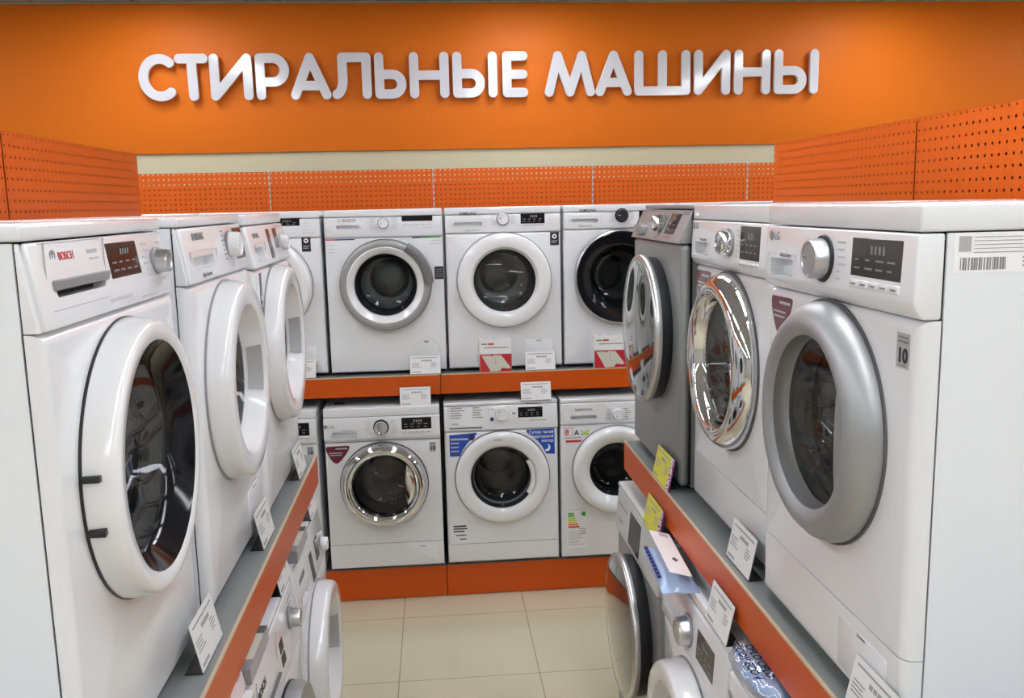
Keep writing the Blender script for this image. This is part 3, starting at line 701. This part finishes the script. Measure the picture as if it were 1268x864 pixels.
# perforated panels, posts and plain backs
def peg(loc, rz, w, h, lab, grp):
    r = thing('pegboard_panel', lab, 'pegboard', loc, rz, grp)
    MB().box(.004, w - .004, 0, .0012, 0, h).build('perforated_sheet', 'perf', r)
    MB().box(.006, w - .006, .016, .0172, .004, h - (.075 if grp.endswith('back unit') else .006)).build('hole_shade_sheet', 'holeshade', r)  # unseen dark sheet added so the holes look shaded
    MB().box(.004, w - .004, -.0004, .014, h - .002, h).box(.004, w - .004, -.0004, .014, 0, .002).build('folded_edge', 'orange', r)
    return r
def back_panel(loc, rz, w, h, lab, grp):
    return tag(MB().box(.004, w - .004, 0, .012, 0, h, bev=.001).build('back_panel', 'backgrey', None, loc), lab, 'panel', grp) if rz == 0 else rot(tag(MB().box(.004, w - .004, 0, .012, 0, h, bev=.001).build('back_panel', 'backgrey', None, loc), lab, 'panel', grp), rz)
def rot(o, rz): o.rotation_euler = (0, 0, rz); return o
DP = 5.716; ZT = 2.3133; ZB = 2.050
for k in (-2, -1, 0, 1, 2):
    lab = {-2: 'first', -1: 'second', 0: 'third', 1: 'fourth', 2: 'fifth'}[k]
    peg((xj + k, DP, ZB), 0, 1.0, ZT - ZB, f'{lab} orange perforated panel from the left above the back machines', 'perforated panels of the back unit')
    back_panel((xj + k, DP, .0), 0, 1.0, ZB - .002, f'plain grey back panel of the back unit, {lab} from the left', 'grey back panels')
for k in range(-1, 3):
    p = MB().box(-.0035, .0035, .0, .03, 0, ZT + .004)
    p = p.build('upright_post', 'post', None, (xj + k, DP - .002, 0))
    t = MB()
    for i in range(7): t.box(-.0018, .0018, -.0006, .002, ZB + .02 + i * .036, ZB + .038 + i * .036)
    t.build('slot_row', 'gap', p)
    tag(p, f"pale slotted upright post of the back unit, {('first', 'second', 'third', 'fourth')[k + 1]} from the left", 'post', 'slotted posts of the back unit')
XLP, XRP = -1.1608, 1.4392
for i, (a, b) in enumerate(((2.618, 3.765), (1.475, 2.618))):
    lab = ('farther', 'nearer')[i]
    peg((XLP, a, ZB), LEFT, b - a, ZT - ZB, f'{lab} orange perforated panel above the left row', 'perforated panels of the left row')
    back_panel((XLP, a, 0), LEFT, b - a, ZB - .002, f'plain grey back panel behind the left row, {lab} one', 'grey back panels')
for i, (a, b) in enumerate(((2.636, 3.7775), (1.49, 2.636))):
    lab = ('farther', 'nearer')[i]
    peg((XRP, b, ZB), RIGHT, b - a, ZT - ZB, f'{lab} orange perforated panel above the right row', 'perforated panels of the right row')
    back_panel((XRP, b, 0), RIGHT, b - a, ZB - .002, f'plain grey back panel behind the right row, {lab} one', 'grey back panels')

# ------------------------------------------------------------------ price cards
def card(w, h, m, strip=False):
    r = thing('price_card', 'x', 'price card')
    tilt = math.radians(12); mt = Matrix.Rotation(-tilt, 4, 'X')
    def put(mb, name, mm, par): mb.bm.transform(mt); return mb.build(name, mm, par)
    c = put(MB().box(-w / 2, w / 2, -.0006, .0006, .002, h), 'card', m, r)
    put(MB().box(-w / 2 - .002, w / 2 + .002, .0008, .0018, .0, h + .001), 'holder_back', 'acrylic', r)
    MB().box(-w / 2, w / 2, .000, .035, 0, .0018).build('holder_foot', 'black', r)
    t = MB(); b = []
    b.append((-w * .42, w * .42, h * .88, h * .035)); b += [(-w * .12 + w * .09 * i, -w * .05 + w * .09 * i, h * .72, h * .085) for i in range(4)]
    for i in range(4): b.append((-w * .44, -w * .44 + w * random.uniform(.2, .36), h * (.60 - .07 * i), h * .025))
    for i in range(4): b.append((w * .18, w * .18 + w * random.uniform(.14, .25), h * (.60 - .07 * i), h * .025))
    b += [(-w * .44 + w * .06 * i, -w * .395 + w * .06 * i, h * .12, h * .06) for i in range(5)]
    for x0, x1, z, hh in b: t.box(x0, x1, -.0012, -.0006, z - hh / 2, z + hh / 2)
    put(t, 'printed_text', 'cardink', c)
    if strip:
        p = put(MB().box(w / 2, w / 2 + .035, -.0006, .0006, .002, h), 'promo_strip', 'purple', r)
        l = lettering('promo_letters', 'АКЦИЯ', .030, 0, 0, 0, 'whiteink', p, 'CENTER', bold=.0006)
        l.data.transform(mt @ Matrix.Translation((w / 2 + .024, -.0008, h * .5)) @ Matrix.Rotation(-PI / 2, 4, 'Y'))
    return r
protos = {}
def place_card(kind, loc, rz, label, yaw=0):
    if kind not in protos:
        protos[kind] = r = card(*{'white': (.158, .098, 'paper'), 'pink': (.15, .10, 'pink'), 'yellow': (.165, .10, 'yellow', True)}[kind])
    else: r = copy_tree(protos[kind])
    r.location = loc; r.rotation_euler = (0, 0, rz + yaw); r['label'] = label; r['category'] = 'price card'; r['group'] = 'price cards'
TL = DECK + HL + .0005
place_card('white', (-.068, D + .012, SHELF + .0013), 0, 'white price card under the machine with the grey-rimmed door, on the back shelf')
place_card('white', (.535, D + .012, SHELF + .0013), 0, 'white price card beside the red box under the plain white door, on the back shelf')
place_card('white', (-.71, D + .012, SHELF + .0013), 0, 'white price card on the back shelf beside the farthest left-row door')
place_card('white', (-.125, YL + .001, TL), 0, 'white price card standing on top of the chrome-door machine on the lower back deck')
place_card('white', (.505, YL + .001, TL + .004), 0, 'white price card standing on top of the machine with blue stickers')
place_card('white', (-.462, 1.712, SHELF + .0013), LEFT, 'white price card in front of the nearest left-row machine')
place_card('white', (-.462, 2.335, SHELF + .0013), LEFT, 'white price card in front of the second left-row machine')
place_card('white', (-.458, 2.94, SHELF + .0013), LEFT, 'white price card at the far end of the left shelf')
place_card('white', (.690, 1.985, SHELF + .0013), RIGHT, 'white price card in front of the chrome-door machine of the right row')
place_card('white', (.674, 1.305, SHELF + .0013), RIGHT, 'white price card in front of the nearest right-row machine, cut by the photo edge')
place_card('yellow', (.673, 2.67, SHELF + .0013), RIGHT, 'yellow price card with purple strip on the raised right shelf')
place_card('yellow', (.640, 2.665, TL), RIGHT, 'yellow price card with purple strip on top of the lower silver machine')
place_card('white', (.640, 1.985, TL), RIGHT, 'white price card on top of the lower right machine with chrome dial')
place_card('white', (-.438, 2.40, TL), LEFT, 'white price card on top of the lower left machine with silver door rim')
place_card('white', (-.436, 2.99, TL), LEFT, 'white price card on top of the farthest lower left machine')
place_card('pink', (-.440, 1.79, TL), LEFT, 'pinkish price card on top of the nearest lower left machine, at the bottom edge')

# ------------------------------------------------------------------ boxes and bags
def accessory_box(loc, label):
    r = thing('accessory_box', label, 'box', loc, 0, 'red and white accessory boxes')
    w, h, d = .168, .172, .040
    MB().box(-w / 2, w / 2, 0, d, 0, h, bev=.001, seg=1).build('carton', 'paper', r)
    p = MB().box(-w / 2 + .0006, w / 2 - .0006, -.0007, .001, .001, h * .55).build('red_print', 'red', r)
    MB().poly([(-w * .44, h * .51), (-w * .16, h * .51), (-w * .12, h * .48), (-w * .06, h * .52), (w * .17, h * .51), (w * .46, h * .13), (w * .40, h * .09), (w * .18, h * .12), (w * .13, h * .03), (-w * .16, h * .01)], -.0016, -.0004).build('pictured_pads', 'beige', p)
    k = MB(); k.box(-w * .02, w * .0, -.002, -.0012, h * .22, h * .46); k.bm.transform(Matrix.Translation((0, 0, 0))); k.build('pictured_fold', 'grey', p)
    MB().bars([(-w * .36, w * .40, h * .735, h * .76)], 0, .0008).bars([(-w * .44, -w * .26, h * .84, h * .88)], 0, .0008).build('printed_text', 'ink', r)
    MB().bars([(-w * .23, -w * .04, h * .835, h * .885)], 0, .0008).build('red_text', 'redink', r)
    MB().box(-w * .40, -w * .2, .012, .020, h, h + .0006).build('red_top_text', 'redink', r); MB().box(-w * .08, w * .1, .020, .028, h, h + .0006).build('top_text', 'ink', r)
    return r
accessory_box((.300, D + .006, SHELF + .0013), 'red and white accessory box in front of the plain white door machine')
accessory_box((.905, D + .006, SHELF + .0013), 'red and white accessory box in front of the glossy black door machine')
def flat_pack(loc, rz, label):
    r = thing('appliance_pack', label, 'box', loc, rz, 'grey flat boxes on the lower left machines')
    MB().box(-.105, .105, -.045, .045, 0, .038, bev=.0015, seg=1).build('carton', 'midgrey', r)
    t = MB().box(-.060, .100, -.042, .042, .038, .0386).build('top_picture', 'beige', r)
    p = MB().box(-.103, .103, -.0456, -.0450, .002, .036).build('front_print', 'grey', r)
    k = MB().box(.063, .102, -.042, .042, .038, .0388).build('dark_band', 'rubber', r)
    MB().lathe([(.018, .0386), (.016, .0398), (0, .0398)], .068, 0, 20, axis='z').build('dark_dot', 'black', r)
flat_pack((-.474, 1.975, TL), LEFT, 'flat grey box on top of the nearer lower left machine with silver door rim')
flat_pack((-.474, 2.655, TL), LEFT, 'flat grey box on top of the farthest lower left machine')
# hanging-tab pack lying on the right lower machines
r = thing('hose_pack', 'pale blue film pack with white hanging card lying on the lower right machine', 'pack', (.636, 2.355, TL), RIGHT - .06)
b = bmesh.new(); n = 22
bmesh.ops.create_grid(b, x_segments=n, y_segments=10, size=1)
top = []
for v in b.verts:
    x, y = v.co.x, v.co.y
    hgt = .040 * (1 - abs(x) ** 4) * (1 - abs(y) ** 3) + .004 * math.sin(9 * x + 4 * y) * (1 - abs(y))
    v.co = Vector((x * .155, y * .050 - .010, max(.002, hgt + .003)))
ret = bmesh.ops.extrude_face_region(b, geom=b.faces[:]); 
for v in [e for e in ret['geom'] if isinstance(e, bmesh.types.BMVert)]: v.co.z = .001
bmesh.ops.recalc_face_normals(b, faces=b.faces[:])
k = MB(); k.merge(b); film = k.build('pack_body', 'bluebag', r)
k = MB(); k.box(-.155, .155, -.022, .040, -.0008, .0008); k.rrect(-.0, .001, 0, .001, .0002, -.001, .001) if False else None
k.bm.transform(Matrix.Translation((0, -.020, .056)) @ Matrix.Rotation(math.radians(-14), 4, 'X')); cd = k.build('hanging_card', 'paper', r)
k = MB(); k.box(.040, .066, .010, .018, .0008, .0014).box(.049, .057, .006, .022, .0008, .0015); k.bm.transform(Matrix.Translation((0, -.020, .056)) @ Matrix.Rotation(math.radians(-14), 4, 'X')); k.build('hang_hole', 'rubber', cd)
k = MB()
for i in range(9): k.box(-.12 + .025 * i, -.104 + .025 * i, -.062, -.052, .018, .024)
k.bm.transform(Matrix.Translation((0, 0, .002)))
k.build('printed_text', 'navy', film)
k = MB(); k.box(-.145, -.12, .004, .030, .0008, .0013); k.bm.transform(Matrix.Translation((0, -.020, .056)) @ Matrix.Rotation(math.radians(-14), 4, 'X')); k.build('card_print', 'grey', cd)

# crumpled film bag with blue lettering
r = thing('printed_film_bag', 'crumpled clear bag with blue lettering on the nearest lower right machine', 'bag', (.668, 1.74, TL), RIGHT)
b = bmesh.new(); bmesh.ops.create_icosphere(b, subdivisions=4, radius=1)
rng = random.Random(5); ph = [rng.uniform(0, 6) for _ in range(8)]
def bagz(x, y):
    return .035 + .018 * math.sin(11 * x + ph[0]) * math.cos(9 * y + ph[1]) + .012 * math.sin(23 * x + 17 * y + ph[2]) + .006 * math.sin(41 * x - 31 * y + ph[3])
for v in b.verts:
    x, y, z = v.co; q = 1 + .10 * math.sin(7 * x + ph[4]) * math.sin(6 * y + ph[5])
    w = .8 * z + .2
    v.co = Vector((x * .135 * q, y * .060 * q, .028 + z * .026 + (.010 * math.sin(9 * x + ph[0]) * math.cos(8 * y + ph[1]) + .005 * math.sin(21 * x + 15 * y)) * max(0, z)))
    v.co.z = max(.001, min(.052, v.co.z))
k = MB(); k.merge(b); bagm = k.build('bag_film', 'bag', r, sharp=60)
k = MB()
b = bmesh.new(); bmesh.ops.create_icosphere(b, subdivisions=3, radius=1)
for v in b.verts: v.co = Vector((v.co.x * .118, v.co.y * .050, .026 + v.co.z * .020))
k.merge(b); k.build('folded_hose', 'bluebag', r)
for j, (tx, yy) in enumerate((('ECOV ECOV', -.045), ('OFLO OFLO', -.018), ('ECOV ECOV', .010))):
    l = lettering('blue_letters', tx, .026, 0, 0, 0, 'blue', bagm, 'CENTER', bold=.0006)
    me = l.data
    me.transform(Matrix.Rotation(-PI / 2, 4, 'X'))
    for v in me.vertices:
        x, y = v.co.x, v.co.y + yy
        rr_ = min(.98, (x / .135) ** 2 + (y / .060) ** 2)
        v.co = Vector((x, y, min(.0530, .0285 + .026 * math.sqrt(1 - rr_) + .010) + .0008))

# ------------------------------------------------------------------ room
def struct(name, mb, m, loc=None): return tag(mb.build(name, m, None, loc), kind='structure')
WX0, WX1, WY0, WY1 = -5.6, 6.2, -5.0, 6.02
struct('floor', MB().box(WX0, WX1, WY0, WY1, -.05, 0), 'floor')
struct('ceiling', MB().box(WX0, WX1, WY0, WY1, CEIL + .0, CEIL + .06), 'ceil')
struct('wall_back', MB().box(WX0, WX1, WY1, WY1 + .1, -.05, CEIL + .06), 'cream')
struct('wall_left', MB().box(WX0 - .1, WX0, WY0, WY1 + .1, -.05, CEIL + .06), 'wallgrey')
struct('wall_right', MB().box(WX1, WX1 + .1, WY0, WY1 + .1, -.05, CEIL + .06), 'wallgrey')
struct('wall_front', MB().box(WX0, WX1, WY0 - .1, WY0, -.05, CEIL + .06), 'wallgrey')
tag(MB().box(WX0 + .001, WX1 - .001, 6.0, WY1 - .001, 2.447, 3.352, bev=.002).build('backdrop_board', 'signorange'), 'wide orange backdrop board behind the raised white letters', 'wall board')
# recessed linear lamps, in rows that run with the aisle
lamp0 = thing('ceiling_light', 'long white recessed ceiling lamp', 'ceiling light', (0, 0, CEIL), 0, 'ceiling lamps')
MB().box(-.145, .145, -.60, .60, -.010, -.004).build('diffuser', 'lamp', lamp0)
MB().box(-.16, -.145, -.615, .615, -.014, -.001).box(.145, .16, -.615, .615, -.014, -.001).box(-.145, .145, -.615, -.60, -.014, -.001).box(-.145, .145, .60, .615, -.014, -.001).build('lamp_frame', 'lampframe', lamp0)
first = True
for i, x in enumerate((-3.92, -1.65, .62, 2.92, 5.1)):
    for j in range(7):
        y = 4.98 - 1.50 * j
        o = lamp0 if first else copy_tree(lamp0); first = False
        o.location = (x, y, CEIL - .0005)
        col = ('far left', 'left', 'middle', 'right', 'far right')[i]
        o['label'] = f'long white recessed ceiling lamp, {col} row, ' + ('nearest the sign wall', 'second from the sign wall', 'third from the sign wall', 'fourth from the sign wall', 'fifth from the sign wall', 'sixth from the sign wall', 'last from the sign wall')[j]

# ------------------------------------------------------------------ sign letters
LH, LR = .284, .0295
def arc(cx, cz, rx, rz_, a0, a1, n=22): return [(cx + rx * math.cos(math.radians(a0 + (a1 - a0) * i / n)), cz + rz_ * math.sin(math.radians(a0 + (a1 - a0) * i / n))) for i in range(n + 1)]
def glyph(ch, W):
    r, H = LR, LH; L, T, B, Rr = r, H - r, r, W - r
    if ch == 'С':
        rx = (W - 2 * r) / 1.60; return [arc(rx + r, H / 2, rx, H / 2 - r, 52, 308, 40)]
    if ch == 'Т': return [[(L, T), (Rr, T)], [(W / 2, T), (W / 2 + .004, B)]]
    if ch == 'И': return [[(L, T), (L, B), (Rr, T), (Rr, B)]]
    if ch == 'Р':
        m = H * .385; q = (T - m) / 2; return [[(L, B), (L, T), (Rr - q, T)] + arc(Rr - q, (T + m) / 2, q, q, 90, -90) + [(L, m)]]
    if ch == 'А':
        z = H * .30; f = (z - B) / (T - B); return [[(L, B), (W / 2, T), (Rr, B)], [(L + (W / 2 - L) * f, z), (Rr - (W / 2 - L) * f, z)]]
    if ch == 'Л': return [[(Rr, B), (Rr, T), (L + .048, T), (L + .048, H * .42)] + arc(L, H * .42 - .0, .048, H * .42 - B, 0, -80, 12)]
    if ch in 'ЬЫ':
        W2 = W if ch == 'Ь' else W - .080; E = W2 - r; m = H * .525; q = (m - B) / 2
        p = [[(L, T), (L, B), (E - q, B)] + arc(E - q, (B + m) / 2, q, q, -90, 90) + [(L, m)]]
        return p + ([[(Rr, T), (Rr, B)]] if ch == 'Ы' else [])
    if ch == 'Н': return [[(L, T), (L, B)], [(Rr, T), (Rr, B)], [(L, H / 2), (Rr, H / 2)]]
    if ch == 'Е': return [[(Rr, T), (L, T), (L, B), (Rr, B)], [(L, H / 2), (Rr - .003, H / 2)]]
    if ch == 'М': return [[(L, B), (L + W * .17, T), (W / 2, B), (Rr - W * .17, T), (Rr, B)]]
    if ch == 'Ш': return [[(L, T), (L, B), (Rr, B), (Rr, T)], [(W / 2, T), (W / 2, B)]]
def contours(lines, W):
    g = .003; x = np.arange(-.012, W + .012, g); z = np.arange(-.012, LH + .012, g); X, Z = np.meshgrid(x, z, indexing='ij'); S = np.full(X.shape, 9.)
    for ln in lines:
        for (ax, az), (bx, bz) in zip(ln[:-1], ln[1:]):
            dx, dz = bx - ax, bz - az; q = dx * dx + dz * dz + 1e-12
            t = np.clip(((X - ax) * dx + (Z - az) * dz) / q, 0, 1); S = np.minimum(S, np.hypot(X - ax - t * dx, Z - az - t * dz))
    S = S - (LR - .003) + 1e-7; seg = {}
    def ip(a, b):
        (i, j), (k, l) = a, b; f = S[i, j] / (S[i, j] - S[k, l]); return (x[i] + f * (x[k] - x[i]), z[j] + f * (z[l] - z[j]))
    P = {}
    for i in range(len(x) - 1):
        for j in range(len(z) - 1):
            c = [(i, j), (i + 1, j), (i + 1, j + 1), (i, j + 1)]; inn = [S[q] < 0 for q in c]
            if all(inn) or not any(inn): continue
            ins = []; outs = []
            for e in range(4):
                a, b_ = c[e], c[(e + 1) % 4]
                if inn[e] != inn[(e + 1) % 4]:
                    key = (min(a, b_), max(a, b_)); P[key] = ip(*key)
                    (outs if inn[e] else ins).append(key)
            for a, b_ in zip(outs, ins): seg[a] = b_
    loops = []
    while seg:
        st, nx = seg.popitem(); lp = [st]
        while nx != st: lp.append(nx); nx = seg.pop(nx)
        loops.append([P[k] for k in lp])
    return loops
XS = [(-1.785, -1.566), (-1.563, -1.359), (-1.354, -1.093), (-1.075, -.867), (-.864, -.612), (-.615, -.359), (-.338, -.14), (-.12, .13), (.153, .438), (.47, .635), (.742, 1.069), (1.071, 1.31), (1.327, 1.696), (1.72, 1.962), (1.987, 2.231), (2.256, 2.555)]
TXT = 'СТИРАЛЬНЫЕМАШИНЫ'
ORD = ['first', 'second', 'third', 'fourth', 'fifth', 'sixth', 'seventh', 'eighth', 'ninth', 'last']
for i, ch in enumerate(TXT):
    x0, x1 = XS[i]; W = x1 - x0
    cu = bpy.data.curves.new('letter', 'CURVE'); cu.dimensions = '2D'; cu.fill_mode = 'BOTH'; cu.extrude = .012; cu.bevel_depth = .003; cu.bevel_resolution = 2
    for lp in contours(glyph(ch, W), W):
        lp = lp[::2]; sp = cu.splines.new('POLY'); sp.points.add(len(lp) - 1); sp.use_cyclic_u = True
        for p, (a, b_) in zip(sp.points, lp): p.co = (a, b_, 0, 1)
    t = bpy.data.objects.new('letter', cu); C.objects.link(t); me = evaluated_mesh(t, 'sign_letter'); bpy.data.objects.remove(t)
    me.transform(Matrix.Rotation(PI / 2, 4, 'X')); me.materials.clear(); me.materials.append(M['sign'])
    o = bpy.data.objects.new('sign_letter', me); C.objects.link(o); o.location = (x0, 5.960, 2.763)
    w1 = i < 10; k = i if w1 else i - 10; n = ORD[k] if not (w1 and k == 9) and not (not w1 and k == 5) else 'last'
    tag(o, f"raised white letter {ch}, {n} letter of the sign's {'first' if w1 else 'second'} word", 'sign letter', 'raised letters of the wall sign')
    b = MB()
    g_ = glyph(ch, W)
    for px, pz in {g_[0][0], g_[-1][-1] if ch != 'Р' else g_[0][1]}: b.lathe([(.006, -.0155), (.006, -.039)], px, pz, 10)
    b.build('standoff', 'signside', o)

# ------------------------------------------------------------------ camera and view
f, p, yw, rl, H = 1117.79, .1589, .0830, -.0215, 2.0862
cam = bpy.data.cameras.new('camera'); cam.sensor_fit = 'HORIZONTAL'; cam.sensor_width = 36; cam.lens = f / 1268 * 36; cam.clip_start = .02
co = bpy.data.objects.new('camera', cam); C.objects.link(co)
fw = Vector((math.sin(yw) * math.cos(p), math.cos(yw) * math.cos(p), -math.sin(p)))
rt = Vector((math.cos(yw), -math.sin(yw), 0)); up = rt.cross(fw)
c_, s_ = math.cos(rl), math.sin(rl)
r2 = rt * c_ + up * s_; u2 = up * c_ - rt * s_
co.matrix_world = Matrix(((r2.x, u2.x, -fw.x, 0), (r2.y, u2.y, -fw.y, 0), (r2.z, u2.z, -fw.z, H), (0, 0, 0, 1)))
sc = bpy.context.scene; sc.camera = co
w = bpy.data.worlds.new('world'); sc.world = w; w.use_nodes = True; w.node_tree.nodes['Background'].inputs[0].default_value = (.5, .5, .5, 1); w.node_tree.nodes['Background'].inputs[1].default_value = .0
vs = sc.view_settings; vs.view_transform = 'Standard'; vs.look = 'None'; vs.exposure = 0.0; vs.gamma = 1; vs.use_curve_mapping = False
cy = sc.cycles; cy.max_bounces = 10; cy.diffuse_bounces = 5; cy.glossy_bounces = 6; cy.transparent_max_bounces = 16; cy.sample_clamp_indirect = 4; cy.caustics_reflective = False; cy.caustics_refractive = False
